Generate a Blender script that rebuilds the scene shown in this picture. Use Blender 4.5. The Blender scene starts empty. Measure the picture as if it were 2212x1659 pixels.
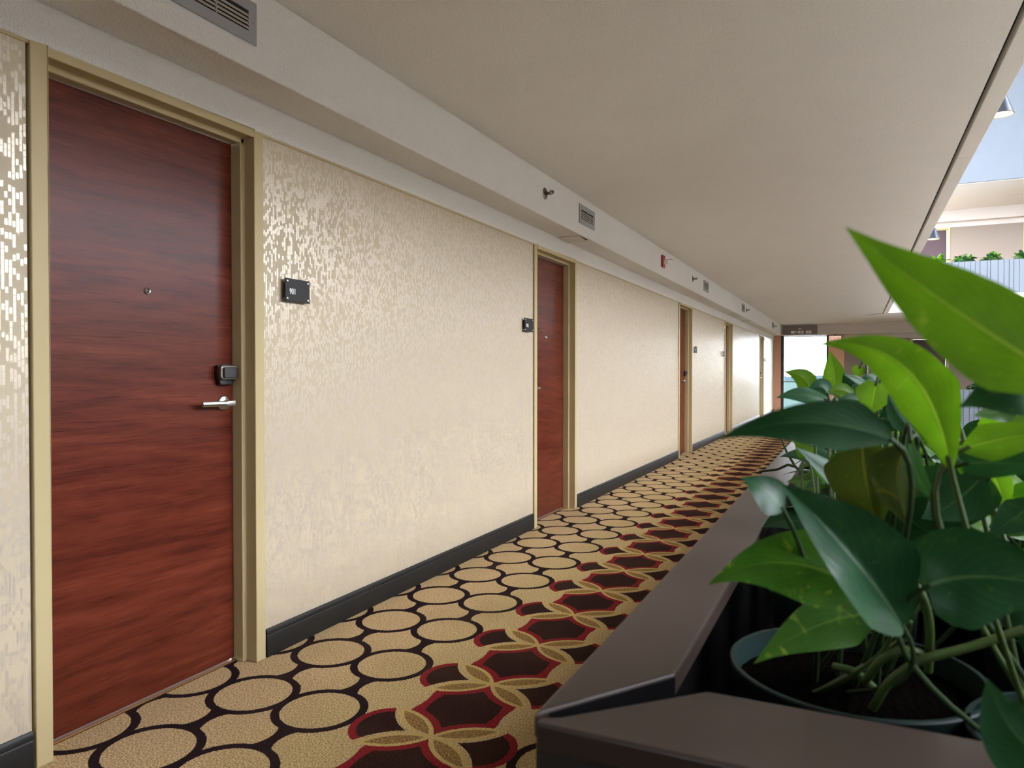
import bpy, bmesh, math, random
from mathutils import Vector, Matrix

random.seed(7)
sc = bpy.context.scene
COL = sc.collection
PI = math.pi

# ------------------------------------------------------------------ view
sc.view_settings.view_transform = 'Standard'
sc.view_settings.look = 'None'
sc.view_settings.gamma = 1.0
sc.view_settings.use_curve_mapping = False
sc.view_settings.exposure = 0.0
sc.cycles.use_denoising = True
sc.cycles.max_bounces = 8
sc.cycles.use_adaptive_sampling = True
sc.cycles.adaptive_threshold = 0.02
sc.cycles.diffuse_bounces = 5
sc.cycles.transmission_bounces = 6
sc.cycles.sample_clamp_indirect = 6.0

# ------------------------------------------------------------------ camera
F_PX, W_PX, H_PX = 1590.0, 2212.0, 1659.0
YAW, PITCH = math.radians(25.02), math.radians(0.85)
CAM = Vector((0, 0, 1.174))
cam = bpy.data.cameras.new('camera')
cam.sensor_width = 36.0
cam.lens = 36.0 * F_PX / W_PX
cam.clip_start, cam.clip_end = 0.02, 9000
cam.dof.use_dof = True
cam.dof.focus_distance = 4.3
cam.dof.aperture_fstop = 6.3
camo = bpy.data.objects.new('camera', cam)
camo.location = CAM
camo.rotation_euler = (PI / 2 - PITCH, 0, YAW)
COL.objects.link(camo)
sc.camera = camo
CR = camo.rotation_euler.to_matrix()


def at(px, py, z):
    """world point seen at pixel (px, py) at depth z along the view axis"""
    return CAM + CR @ Vector(((px - W_PX / 2) / F_PX * z, -(py - H_PX / 2) / F_PX * z, -z))


# ------------------------------------------------------------------ node helpers
class E:
    """a scalar socket with arithmetic"""
    nt = None

    def __init__(s, v): s.v = v

    @staticmethod
    def op(o, *a):
        n = E.nt.nodes.new('ShaderNodeMath'); n.operation = o
        for i, x in enumerate(a):
            x = x.v if isinstance(x, E) else x
            if isinstance(x, (int, float)): n.inputs[i].default_value = x
            else: E.nt.links.new(x, n.inputs[i])
        return E(n.outputs[0])
    def __add__(s, o): return E.op('ADD', s, o)
    __radd__ = __add__
    def __sub__(s, o): return E.op('SUBTRACT', s, o)
    def __rsub__(s, o): return E.op('SUBTRACT', o, s)
    def __mul__(s, o): return E.op('MULTIPLY', s, o)
    __rmul__ = __mul__
    def __truediv__(s, o): return E.op('DIVIDE', s, o)
    def __lt__(s, o): return E.op('LESS_THAN', s, o)
    def __gt__(s, o): return E.op('GREATER_THAN', s, o)
    def abs(s): return E.op('ABSOLUTE', s)
    def floor(s): return E.op('FLOOR', s)
    def wrap(s, c, p):            # into [c-p/2, c+p/2)
        return E.op('WRAP', s, c + p / 2, c - p / 2)
    def max(s, o): return E.op('MAXIMUM', s, o)
    def min(s, o): return E.op('MINIMUM', s, o)


def hyp(a, b): return E.op('SQRT', a * a + b * b)


def new_mat(name):
    m = bpy.data.materials.new(name); m.use_nodes = True
    nt = m.node_tree; nt.nodes.clear()
    out = nt.nodes.new('ShaderNodeOutputMaterial')
    p = nt.nodes.new('ShaderNodeBsdfPrincipled')
    nt.links.new(p.outputs[0], out.inputs[0])
    E.nt = nt
    return m, nt, p, out


def lin(r, g, b):
    f = lambda c: c / 12.92 if c <= 0.04045 else ((c + 0.055) / 1.055) ** 2.4
    return (f(r / 255), f(g / 255), f(b / 255), 1)


def coords(nt, kind='Object'):
    n = nt.nodes.new('ShaderNodeTexCoord'); return n.outputs[kind]


def mapping(nt, vec, scale=(1, 1, 1), loc=(0, 0, 0)):
    n = nt.nodes.new('ShaderNodeMapping'); nt.links.new(vec, n.inputs[0])
    n.inputs['Scale'].default_value = scale; n.inputs['Location'].default_value = loc
    return n.outputs[0]


def noise(nt, vec, scale=5, detail=3, rough=0.5, dist=0.0):
    n = nt.nodes.new('ShaderNodeTexNoise'); nt.links.new(vec, n.inputs['Vector'])
    n.inputs['Scale'].default_value = scale; n.inputs['Detail'].default_value = detail
    n.inputs['Roughness'].default_value = rough; n.inputs['Distortion'].default_value = dist
    return n.outputs[0]


def ramp(nt, fac, stops):
    n = nt.nodes.new('ShaderNodeValToRGB'); nt.links.new(fac, n.inputs[0])
    cr = n.color_ramp
    while len(cr.elements) < len(stops): cr.elements.new(0.5)
    for e, (p, c) in zip(cr.elements, stops): e.position = p; e.color = c
    return n.outputs[0]


def mix(nt, fac, a, b, mode='MIX'):
    n = nt.nodes.new('ShaderNodeMix'); n.data_type = 'RGBA'; n.blend_type = mode
    for i, x in ((0, fac), (6, a), (7, b)):
        x = x.v if isinstance(x, E) else x
        if isinstance(x, (int, float, tuple)): n.inputs[i].default_value = x
        else: nt.links.new(x, n.inputs[i])
    return n.outputs[2]


def bump(nt, p, h, strength=0.3, dist=0.01):
    n = nt.nodes.new('ShaderNodeBump'); n.inputs['Strength'].default_value = strength
    n.inputs['Distance'].default_value = dist
    nt.links.new(h.v if isinstance(h, E) else h, n.inputs['Height'])
    nt.links.new(n.outputs[0], p.inputs['Normal'])


def setp(nt, p, **k):
    names = dict(color='Base Color', rough='Roughness', metal='Metallic', spec='Specular IOR Level', coat='Coat Weight',
                 coat_rough='Coat Roughness', trans='Transmission Weight', ior='IOR', emit='Emission Color', emit_s='Emission Strength',
                 sheen='Sheen Weight')
    for a, v in k.items():
        s = p.inputs[names[a]]
        v = v.v if isinstance(v, E) else v
        if isinstance(v, (int, float, tuple)): s.default_value = v
        else: nt.links.new(v, s)


def simple(name, col, rough=0.5, bs=0, bd=0.3, bdist=0.002, var=0.0, **k):
    m, nt, p, o = new_mat(name)
    setp(nt, p, color=col, rough=rough, **k)
    if bs or var:
        c = coords(nt)
        if var:
            dk = tuple(x * (1 - var) for x in col[:3]) + (1,)
            setp(nt, p, color=ramp(nt, noise(nt, c, 3.0, 4), [(0.3, dk), (0.7, col)]))
        if bs: bump(nt, p, noise(nt, c, bs, 4, 0.6), bd, bdist)
    return m


M = {}
M['stucco'] = simple('white_stucco', lin(243, 239, 234), 0.85, 110, 0.9, 0.009, 0.03)
M['ceiling'] = simple('ceiling_paint', lin(236, 232, 227), 0.9, 100, 0.6, 0.006, 0.03)
M['frame'] = simple('khaki_paint', lin(191, 174, 132), 0.42, 220, 0.06, 0.001, 0.03, spec=0.14)
M['black_base'] = simple('black_vinyl', lin(36, 35, 33), 0.4, 60, 0.1, 0.001, 0.15, spec=0.25)
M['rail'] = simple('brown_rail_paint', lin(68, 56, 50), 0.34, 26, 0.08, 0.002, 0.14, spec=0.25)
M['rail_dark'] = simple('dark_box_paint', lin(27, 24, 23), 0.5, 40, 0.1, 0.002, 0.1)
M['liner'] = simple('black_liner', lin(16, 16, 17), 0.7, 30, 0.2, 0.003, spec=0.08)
M['pot'] = simple('green_plastic', lin(28, 46, 44), 0.5, spec=0.2)
M['soil'] = simple('dark_soil', lin(16, 13, 11), 1.0, 90, 0.9, 0.02, 0.5, spec=0.0)
M['grey_metal'] = simple('grey_vent_paint', lin(150, 150, 150), 0.45)
M['vent_dark'] = simple('vent_cavity', lin(20, 19, 18), 0.8)
M['louver'] = simple('louver_paint', lin(176, 168, 156), 0.5)
M['chrome'] = simple('satin_nickel', lin(205, 203, 198), 0.28, metal=1.0)
M['dark_metal'] = simple('dark_bronze', lin(122, 114, 104), 0.35, metal=0.8)
M['black_plastic'] = simple('black_plastic', lin(28, 28, 29), 0.33)
M['red'] = simple('red_plastic', lin(158, 30, 42), 0.4)
M['lens'] = simple('clear_lens', lin(214, 208, 196), 0.15, spec=0.7)
M['white_plastic'] = simple('white_plastic', lin(226, 222, 212), 0.4)
M['sign_black'] = simple('black_acrylic', lin(26, 23, 21), 0.45, spec=0.25)
M['lettering'] = simple('white_lettering', lin(240, 240, 238), 0.5)
M['sign_brown'] = simple('brown_sign', lin(112, 100, 95), 0.4)
M['salmon'] = simple('salmon_plaster', lin(206, 160, 132), 0.8, 60, 0.2, 0.003)
M['win_frame'] = simple('dark_window_frame', lin(44, 42, 42), 0.4)
M['threshold'] = simple('bronze_threshold', lin(128, 88, 48), 0.35, metal=0.6)
M['tan_wall'] = simple('tan_wall', lin(132, 121, 110), 0.8, 60, 0.15, 0.002)
M['concrete'] = simple('pale_concrete', lin(100, 107, 115), 0.85, 40, 0.3, 0.006, 0.05)
M['dimmed_stucco'] = simple('dimmed_stucco', lin(200, 192, 184), 0.85, 110, 0.6, 0.006, 0.03)  # the white stucco with its colour darkened for the over-lit far end
M['wing'] = simple('pale_wing_plaster', lin(196, 190, 180), 0.85)
M['dark_slot'] = simple('dark_slot', lin(40, 36, 33), 0.8)
M['lamp_metal'] = simple('blue_grey_lamp_metal', lin(64, 72, 84), 0.4, metal=0.3)
M['lamp_inner'] = simple('warm_tinted_reflector', lin(214, 190, 150), 0.5)  # warm tint puts the bulb's glow into the reflector colour
M['hill'] = simple('hazy_hill', lin(44, 56, 60), 1.0, var=0.1, spec=0.0)
M['ground'] = simple('pale_fields', lin(52, 64, 61), 1.0, var=0.15, spec=0.0)
M['plum_door'] = simple('dark_plum_door', lin(62, 42, 48), 0.45)
M['lobby'] = simple('lobby_stone', lin(150, 142, 130), 0.6, var=0.1)


def emission(name, col, s):
    m, nt, p, o = new_mat(name)
    setp(nt, p, color=col, emit=col, emit_s=s)
    return m


M['bulb'] = emission('warm_bulb', (1.0, 0.72, 0.40, 1), 6)
M['exit_red'] = emission('exit_red', (0.9, 0.08, 0.05, 1), 0.8)
M['exit_white'] = emission('exit_face', (1.0, 0.86, 0.74, 1), 0.45)


def glass():
    m, nt, p, o = new_mat('window_glass')
    nt.nodes.remove(p)
    t = nt.nodes.new('ShaderNodeBsdfTransparent'); t.inputs[0].default_value = (0.95, 0.97, 0.97, 1)
    g = nt.nodes.new('ShaderNodeBsdfGlossy'); g.inputs['Roughness'].default_value = 0.02
    fr = nt.nodes.new('ShaderNodeFresnel'); fr.inputs[0].default_value = 1.3
    mx = nt.nodes.new('ShaderNodeMixShader')
    nt.links.new(fr.outputs[0], mx.inputs[0]); nt.links.new(t.outputs[0], mx.inputs[1]); nt.links.new(g.outputs[0], mx.inputs[2])
    nt.links.new(mx.outputs[0], o.inputs[0])
    return m


M['glass'] = glass()


def wood():
    m, nt, p, o = new_mat('mahogany_veneer')
    c = coords(nt)
    a = noise(nt, mapping(nt, c, (1, 0.9, 5.5)), 1.6, 6, 0.55, 1.1)
    b = noise(nt, mapping(nt, c, (1, 2.2, 70)), 2.0, 5, 0.65, 0.4)
    f = noise(nt, mapping(nt, c, (1, 9, 260)), 2.0, 3, 0.6)
    w = nt.nodes.new('ShaderNodeTexWave'); w.wave_type = 'BANDS'; w.bands_direction = 'Z'
    nt.links.new(mapping(nt, c, (1, 0.35, 1.0)), w.inputs[0])
    w.inputs['Scale'].default_value = 5.0; w.inputs['Distortion'].default_value = 14.0
    w.inputs['Detail'].default_value = 3; w.inputs['Detail Scale'].default_value = 0.7
    v = E(a) * 0.42 + E(b) * 0.30 + E(f) * 0.22 + E(w.outputs[1]) * 0.06
    col = ramp(nt, v.v, [(0.34, lin(58, 22, 16)), (0.46, lin(86, 36, 24)), (0.56, lin(102, 46, 31)), (0.70, lin(124, 62, 42))])
    setp(nt, p, color=col, rough=E(b) * 0.10 + 0.24, spec=0.17)
    bump(nt, p, f, 0.08, 0.0006)
    return m


M['wood'] = wood()


def wallpaper(ax, name):
    """cream vinyl woven with small upright dashes; ax = the horizontal world axis of the wall"""
    m, nt, p, o = new_mat(name)
    g = nt.nodes.new('ShaderNodeNewGeometry')
    s = nt.nodes.new('ShaderNodeSeparateXYZ'); nt.links.new(g.outputs['Position'], s.inputs[0])
    y, z = E(s.outputs[ax]), E(s.outputs[2])
    cw, chh = 0.0108, 0.0195
    ci = (y / cw).floor()
    wn = nt.nodes.new('ShaderNodeTexWhiteNoise'); wn.noise_dimensions = '1D'; nt.links.new(ci.v, wn.inputs['W'])
    zr = z / chh + E(wn.outputs[0]) * 3.0
    ri = zr.floor()
    cb = nt.nodes.new('ShaderNodeCombineXYZ'); nt.links.new(ci.v, cb.inputs[0]); nt.links.new(ri.v, cb.inputs[1])
    w2 = nt.nodes.new('ShaderNodeTexWhiteNoise'); w2.noise_dimensions = '2D'; nt.links.new(cb.outputs[0], w2.inputs['Vector'])
    cl = noise(nt, mapping(nt, g.outputs['Position'], (1, 7, 13) if ax == 1 else (7, 1, 13)), 1.0, 2)
    dash = (E(w2.outputs[0]) + (E(cl) - 0.5) * 0.45) > 0.47
    edge = ((zr - ri - 0.5).abs() < 0.46)
    dash = dash * edge * ((y / cw - ci - 0.5).abs() < 0.38)
    thread = noise(nt, mapping(nt, g.outputs['Position'], (900, 900, 60)), 1.0, 2)
    base = mix(nt, dash, lin(196, 182, 155), lin(206, 194, 174))
    base = mix(nt, (E(thread) - 0.35) * 0.5, base, lin(160, 146, 124))
    setp(nt, p, color=base, rough=0.62 - dash * 0.30, spec=0.3 + dash * 0.3, metal=dash * 0.32)
    bump(nt, p, dash * 0.3 + E(thread) * 0.7, 0.12, 0.0008)
    return m


M['paper'] = wallpaper(1, 'dash_wallpaper')
M['paper_end'] = wallpaper(0, 'dash_wallpaper_end')


def carpet():
    m, nt, p, o = new_mat('patterned_carpet')
    g = nt.nodes.new('ShaderNodeNewGeometry')
    wob = nt.nodes.new('ShaderNodeTexNoise'); nt.links.new(g.outputs['Position'], wob.inputs['Vector'])
    wob.inputs['Scale'].default_value = 170; wob.inputs['Detail'].default_value = 1
    ws = nt.nodes.new('ShaderNodeSeparateXYZ'); nt.links.new(wob.outputs['Color'], ws.inputs[0])
    s = nt.nodes.new('ShaderNodeSeparateXYZ'); nt.links.new(g.outputs['Position'], s.inputs[0])
    X = E(s.outputs[0]) + (E(ws.outputs[0]) - 0.5) * 0.007
    Y = E(s.outputs[1]) + (E(ws.outputs[1]) - 0.5) * 0.007
    PX, PY = 0.305, 0.4405
    u = (X + 1.2345).wrap(0.0, 0.305 * 9).abs()
    v = (Y - 2.468).wrap(0.0, PY).abs()
    pu = (u - 0.4505).wrap(0.0, PX)
    qu = (u - 0.298).wrap(0.0, PX)
    qv = v - PY / 2
    dc = hyp(pu, v)
    dcm = hyp(u - 0.4505, v)
    zone = u > 0.298                                   # the plain honeycomb
    disc = (dc < 0.136)
    ell = (((qu / 0.132) * (qu / 0.132) + (qv / 0.116) * (qv / 0.116)) < 1.0).max(qu.abs() < 0.034)
    near_motif = u < 0.298
    ogee = (dc > 0.166) * ell.max(near_motif)
    # motif
    R = 0.2082
    dA = hyp(u - 0.0019, v - 0.2083)
    dB = hyp(u - 0.1931, v + 0.0783)
    ves = dA.max(dB) - R
    hu = u - 0.30                                     # the side of the red ring dips in towards its middle
    q2 = (u / 0.126) * (u / 0.126) + (qv / 0.19) * (qv / 0.19)
    up = v > (u * 0.6667)
    big_red = (u < 0.162) * (hyp(hu, qv * 0.8) > 0.146) * (ves > 0.006) * up
    big_dark = (q2 < 1.0) * (ves > 0.033) * up
    ds = hyp((u - 0.175) * 1.13, v)
    side = ves > 0.021
    sm_red = (ds < 0.134) * side * (1 - up)
    sm_dark = (ds < 0.106) * (ves > 0.021) * (1 - up)
    ves_in = ves < -0.010
    ves_line = (ves < 0.006) * (u < 0.24)
    # colours
    fib = noise(nt, mapping(nt, g.outputs['Position'], (170, 170, 170)), 1.0, 2, 0.7)
    wear = noise(nt, g.outputs['Position'], 2.6, 3)
    tan = ramp(nt, fib, [(0.32, lin(112, 90, 60)), (0.5, lin(182, 153, 112)), (0.68, lin(226, 200, 156))])
    olive = ramp(nt, fib, [(0.32, lin(112, 92, 56)), (0.5, lin(176, 150, 104)), (0.68, lin(216, 192, 142))])
    gold = ramp(nt, fib, [(0.3, lin(150, 124, 72)), (0.7, lin(206, 178, 116))])
    mott = ramp(nt, fib, [(0.36, lin(78, 50, 26)), (0.64, lin(172, 140, 84))])
    dark = ramp(nt, fib, [(0.3, lin(22, 14, 16)), (0.7, lin(48, 34, 36))])
    choc = ramp(nt, fib, [(0.3, lin(32, 19, 16)), (0.7, lin(60, 39, 33))])
    red = ramp(nt, fib, [(0.3, lin(92, 18, 24)), (0.7, lin(146, 44, 46))])
    tan = mix(nt, ((0.62 - u) * 4.0).min(1.0).max(0.0), tan, olive)
    c = mix(nt, disc.max(ogee), dark, tan)
    inner = mix(nt, dcm > 0.166, dark, olive)
    inner = mix(nt, big_red, inner, red)
    inner = mix(nt, big_dark, inner, choc)
    inner = mix(nt, sm_red, inner, red)
    inner = mix(nt, sm_dark, inner, choc)
    inner = mix(nt, ves_line, inner, gold)
    inner = mix(nt, ves_in, inner, mott)
    c = mix(nt, zone, inner, c)
    c = mix(nt, (E(wear) - 0.45) * 0.5, c, lin(96, 78, 56))
    setp(nt, p, color=c, rough=1.0, spec=0.03)
    bump(nt, p, fib, 0.7, 0.004)
    return m


M['carpet'] = carpet()


def leafmat(name, c1, c2, vein, trans, rough=0.28, patch=0.15, patch_col=None, spec=0.45):
    m, nt, p, o = new_mat(name)
    uv = nt.nodes.new('ShaderNodeUVMap')
    s = nt.nodes.new('ShaderNodeSeparateXYZ'); nt.links.new(uv.outputs[0], s.inputs[0])
    a, t = (E(s.outputs[0]) - 0.5).abs(), E(s.outputs[1])
    c = coords(nt)
    body = ramp(nt, noise(nt, c, 22, 3), [(0.3, c1), (0.7, c2)])
    pt = noise(nt, mapping(nt, c, (60, 60, 60)), 0.7, 4, 0.6, 1.0)
    body = mix(nt, E.op('SMOOTH_MIN', (E(pt) - 0.62).max(0.0) * 9.0, 1.0, 0.1) * patch * 4, body, patch_col or vein)
    rib = a < (0.022 * (1.15 - t))
    body = mix(nt, rib * 0.7, body, vein)
    ph = (t * 9.0 - a * 9.0)
    ph = (ph - ph.floor() - 0.5).abs()
    sv = ph < 0.05
    body = mix(nt, sv * 0.16, body, vein)
    setp(nt, p, color=body, rough=rough, spec=spec)
    n = noise(nt, c, 60, 2)
    bump(nt, p, ph * 0.6 + E(n) * 0.5 - rib * 1.0, 0.25, 0.0015)
    tr = nt.nodes.new('ShaderNodeBsdfTranslucent')
    br = mix(nt, 1.0, body, (1.25, 1.25, 0.6, 1), 'MULTIPLY')
    nt.links.new(br, tr.inputs[0])
    mx = nt.nodes.new('ShaderNodeMixShader'); mx.inputs[0].default_value = trans
    nt.links.new(p.outputs[0], mx.inputs[1]); nt.links.new(tr.outputs[0], mx.inputs[2]); nt.links.new(mx.outputs[0], o.inputs[0])
    return m


M['leaf_light'] = leafmat('young_leaf', lin(80, 124, 24), lin(100, 146, 34), lin(144, 172, 74), 0.58, 0.36)
M['leaf_mid'] = leafmat('mid_leaf', lin(44, 90, 20), lin(62, 112, 28), lin(104, 140, 54), 0.42, 0.3, 0.2, lin(150, 176, 60))
M['leaf_dark'] = leafmat('mature_leaf', lin(30, 68, 42), lin(40, 82, 50), lin(80, 114, 72), 0.2, 0.34, 0.12, lin(80, 112, 50), 0.2)
M['leaf_olive'] = leafmat('olive_leaf', lin(48, 62, 16), lin(64, 78, 24), lin(104, 110, 50), 0.4, 0.34, 0.25, lin(104, 104, 36))
M['stem'] = simple('green_stem', lin(74, 98, 46), 0.4, 40, 0.2, 0.002, 0.25)
M['stem_dark'] = simple('dark_green_stem', lin(48, 68, 36), 0.6, 40, 0.2, 0.002, 0.2, spec=0.15)


# ------------------------------------------------------------------ mesh helpers
class MB:
    def __init__(s): s.v, s.f, s.uv = [], [], None

    def box(s, x0, y0, z0, x1, y1, z1):
        b = len(s.v)
        s.v += [(x, y, z) for x in (x0, x1) for y in (y0, y1) for z in (z0, z1)]
        s.f += [tuple(b + i for i in q) for q in ((0, 1, 3, 2), (4, 6, 7, 5), (0, 4, 5, 1), (2, 3, 7, 6), (0, 2, 6, 4), (1, 5, 7, 3))]
        return s

    def prism(s, poly, axis, lo, hi):
        """extrude a 2-D polygon along axis (0, 1 or 2) from lo to hi"""
        b, n = len(s.v), len(poly)
        for h in (lo, hi):
            for (p, q) in poly:
                s.v.append({0: (h, p, q), 1: (p, h, q), 2: (p, q, h)}[axis])
        s.f.append(tuple(b + i for i in range(n)))
        s.f.append(tuple(b + n + i for i in reversed(range(n))))
        for i in range(n):
            j = (i + 1) % n
            s.f.append((b + i, b + n + i, b + n + j, b + j))
        return s

    def tube(s, pts, rad, n=8, caps=True):
        pts = [Vector(p) for p in pts]
        if not isinstance(rad, (list, tuple)): rad = [rad] * len(pts)
        b = len(s.v)
        up = None
        for i, p in enumerate(pts):
            d = (pts[min(i + 1, len(pts) - 1)] - pts[max(i - 1, 0)]).normalized()
            if up is None:
                up = d.orthogonal().normalized()
            up = (up - d * up.dot(d)).normalized()
            w = d.cross(up)
            for k in range(n):
                a = 2 * PI * k / n
                s.v.append(tuple(p + (up * math.cos(a) + w * math.sin(a)) * rad[i]))
        for i in range(len(pts) - 1):
            for k in range(n):
                k2 = (k + 1) % n
                s.f.append((b + i * n + k, b + i * n + k2, b + (i + 1) * n + k2, b + (i + 1) * n + k))
        if caps:
            s.f.append(tuple(b + k for k in reversed(range(n))))
            s.f.append(tuple(b + (len(pts) - 1) * n + k for k in range(n)))
        return s

    def lathe(s, prof, c=(0, 0, 0), axis=2, n=32, close=False):
        """revolve (radius, height) pairs about an axis through c"""
        b = len(s.v)
        for (r, h) in prof:
            for k in range(n):
                a = 2 * PI * k / n
                x, y = r * math.cos(a), r * math.sin(a)
                q = {2: (x, y, h), 1: (x, h, y), 0: (h, x, y)}[axis]
                s.v.append((c[0] + q[0], c[1] + q[1], c[2] + q[2]))
        m = len(prof)
        for i in range(m if close else m - 1):
            i2 = (i + 1) % m
            for k in range(n):
                k2 = (k + 1) % n
                s.f.append((b + i * n + k, b + i * n + k2, b + i2 * n + k2, b + i2 * n + k))
        if not close:
            if prof[0][0] > 1e-6: s.f.append(tuple(b + k for k in reversed(range(n))))
            if prof[-1][0] > 1e-6: s.f.append(tuple(b + (m - 1) * n + k for k in range(n)))
        return s

    def build(s, name, mat, parent=None, smooth=False, bevel=0.0, off=(0, 0, 0), seg=2):
        me = bpy.data.meshes.new(name)
        me.from_pydata([(v[0] - off[0], v[1] - off[1], v[2] - off[2]) for v in s.v], [], s.f)
        bm = bmesh.new(); bm.from_mesh(me)
        if not s.uv:
            bmesh.ops.remove_doubles(bm, verts=bm.verts, dist=1e-6)
            bmesh.ops.recalc_face_normals(bm, faces=bm.faces)
        if bevel:
            es = [e for e in bm.edges if len(e.link_faces) == 2 and e.calc_face_angle(0) > 0.5]
            bmesh.ops.bevel(bm, geom=es, offset=bevel, segments=seg, profile=0.5, affect='EDGES', clamp_overlap=True)
        bm.to_mesh(me); bm.free()
        if s.uv:
            l = me.uv_layers.new(name='UVMap')
            for poly in me.polygons:
                for li in poly.loop_indices:
                    l.data[li].uv = s.uv[me.loops[li].vertex_index]
        if smooth:
            for poly in me.polygons: poly.use_smooth = True
            if smooth != 'all':
                me.set_sharp_from_angle(angle=math.radians(40))
        me.materials.append(M[mat])
        o = bpy.data.objects.new(name, me); COL.objects.link(o)
        if parent: o.parent = parent
        return o


def tag(o, label, cat, group=None, kind=None):
    o['label'] = label; o['category'] = cat
    if group: o['group'] = group
    if kind: o['kind'] = kind
    return o


def empty(name, loc, label, cat, group=None, kind=None, rz=0.0):
    o = bpy.data.objects.new(name, None); COL.objects.link(o)
    o.empty_display_size = 0.05
    o.location = loc; o.rotation_euler = (0, 0, rz)
    return tag(o, label, cat, group, kind)


def copy_tree(o, loc, label, parent=None, rz=None):
    c = o.copy(); COL.objects.link(c)
    if parent is None:
        c.location = loc; c['label'] = label
        if rz is not None: c.rotation_euler = (0, 0, rz)
    else:
        c.parent = parent
    for ch in o.children: copy_tree(ch, None, None, c)
    return c


def text_mesh(name, s, size, mat, parent, loc, rot, depth=0.0006, align='LEFT', bold=0.0):
    cu = bpy.data.curves.new(name, 'FONT'); cu.body = s; cu.size = size; cu.extrude = depth; cu.align_x = align; cu.offset = bold
    t = bpy.data.objects.new(name, cu); COL.objects.link(t)
    bpy.context.view_layer.update()
    me = bpy.data.meshes.new_from_object(t.evaluated_get(bpy.context.evaluated_depsgraph_get()))
    COL.objects.unlink(t); bpy.data.objects.remove(t); bpy.data.curves.remove(cu)
    me.name = name; me.materials.clear(); me.materials.append(M[mat])
    o = bpy.data.objects.new(name, me); COL.objects.link(o)
    o.parent = parent; o.location = loc; o.rotation_euler = rot
    return o


# ------------------------------------------------------------------ key dimensions
D = 2.204            # left wall
HW = 2.150           # top of wallpaper and door frames
HB = 2.276           # underside of bulkhead
HC = 2.582           # ceiling
XB = -1.994          # bulkhead face
FL = 2.962           # storey height
SE = 23.1            # end wall
SF = 19.9            # front of the end gallery
XS = 0.682           # slab edge
YB = -6.0            # behind the camera
FW = 0.936           # door frame width
DOORS = [(1.366, 0), (5.10, 1), (10.11, 0), (14.05, 1), (19.49, 0)]


def struct(o, label, cat): return tag(o, label, cat, None, 'structure')


# floor, ceiling
struct(MB().box(-D - 0.30, YB, -0.30, XS - 0.13, SE + 0.3, 0).box(XS - 0.13, SF + 0.10, -0.30, 9.5, SE + 0.3, 0).build('floor', 'carpet'),
       'patterned carpet of tan discs and dark red medallions along the corridor', 'floor')
struct(MB().box(-D - 0.3, YB, HC, 0.566, SE + 0.3, FL - 0.02).build('ceiling', 'ceiling'), 'off-white corridor ceiling in stippled plaster', 'ceiling')
struct(MB().box(0.566, YB, HC + 0.05, 0.596, SF - 0.55, FL - 0.02).build('trim_1', 'dark_slot'), 'dark open joint between ceiling and slab edge strip', 'trim')
ys = [YB, 1.3, 5.62, 10.4, 15.2, SF - 0.55]
t2 = MB()
for a, b in zip(ys, ys[1:]): t2.box(0.592, a + 0.002, HC - 0.004, XS, b - 0.002, FL - 0.02)
struct(t2.build('trim_2', 'ceiling', bevel=0.003), 'narrow ceiling strip beyond the dark joint at the slab edge', 'trim')
struct(MB().box(0.566, SF - 0.55, HC, 9.5, SE + 0.3, FL - 0.02).build('ceiling.001', 'ceiling'), 'ceiling of the gallery across the far end', 'ceiling')

struct(MB().prism([(0.596, 19.34), (0.21, 19.92), (0.235, 19.935), (0.62, 19.36)], 2, HC - 0.003, HC + 0.01).build('trim_12', 'dark_slot'), 'dark ceiling joint turning the corner near the end gallery', 'trim')

# left wall with openings
segs, y = [], YB
for (d0, fl) in DOORS:
    segs.append((y, d0 - 0.006)); y = d0 + FW + 0.006
segs.append((y, SE))
wl = MB()
for a, b in segs: wl.box(-D - 0.16, a, 0, -D, b, HW)
for (d0, fl) in DOORS: wl.box(-D - 0.16, d0 - 0.006, HW - 0.004, -D - 0.03, d0 + FW + 0.006, HW)
struct(wl.build('wall_left', 'paper'), 'long left wall in cream paper with small shiny dashes', 'wall')
struct(MB().box(-D - 0.16, YB, HW, -D + 0.004, SE, HB).build('trim_3', 'stucco', bevel=0.004), 'white stucco band above the doors under the bulkhead', 'trim')
struct(MB().box(-D - 0.16, YB, HB, XB, SE, HC).build('trim_4', 'stucco', bevel=0.006, seg=3), 'long white stucco bulkhead running along the ceiling', 'trim')
BASE_LABELS = ['black baseboard left of the first door', 'black baseboard between the first and second doors',
               'black baseboard between the second and third doors', 'black baseboard between the third and fourth doors',
               'black baseboard between the fourth and fifth doors', 'black baseboard beyond the fifth door']
for i, (a, b) in enumerate(segs):
    prof = [(-D, 0), (-D + 0.013, 0), (-D + 0.012, 0.084), (-D + 0.009, 0.090), (-D + 0.012, 0.094), (-D + 0.011, 0.108), (-D + 0.006, 0.115), (-D, 0.115)]
    struct(MB().prism(prof, 1, a + 0.002, b - 0.002).build('baseboard_left', 'black_base', smooth=True), BASE_LABELS[i], 'baseboard')
# fillet strip under the band
struct(MB().box(-D, YB, HW - 0.010, -D + 0.005, SE, HW).build('trim_5', 'frame'), 'thin khaki strip where wallpaper meets the stucco band', 'trim')


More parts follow.
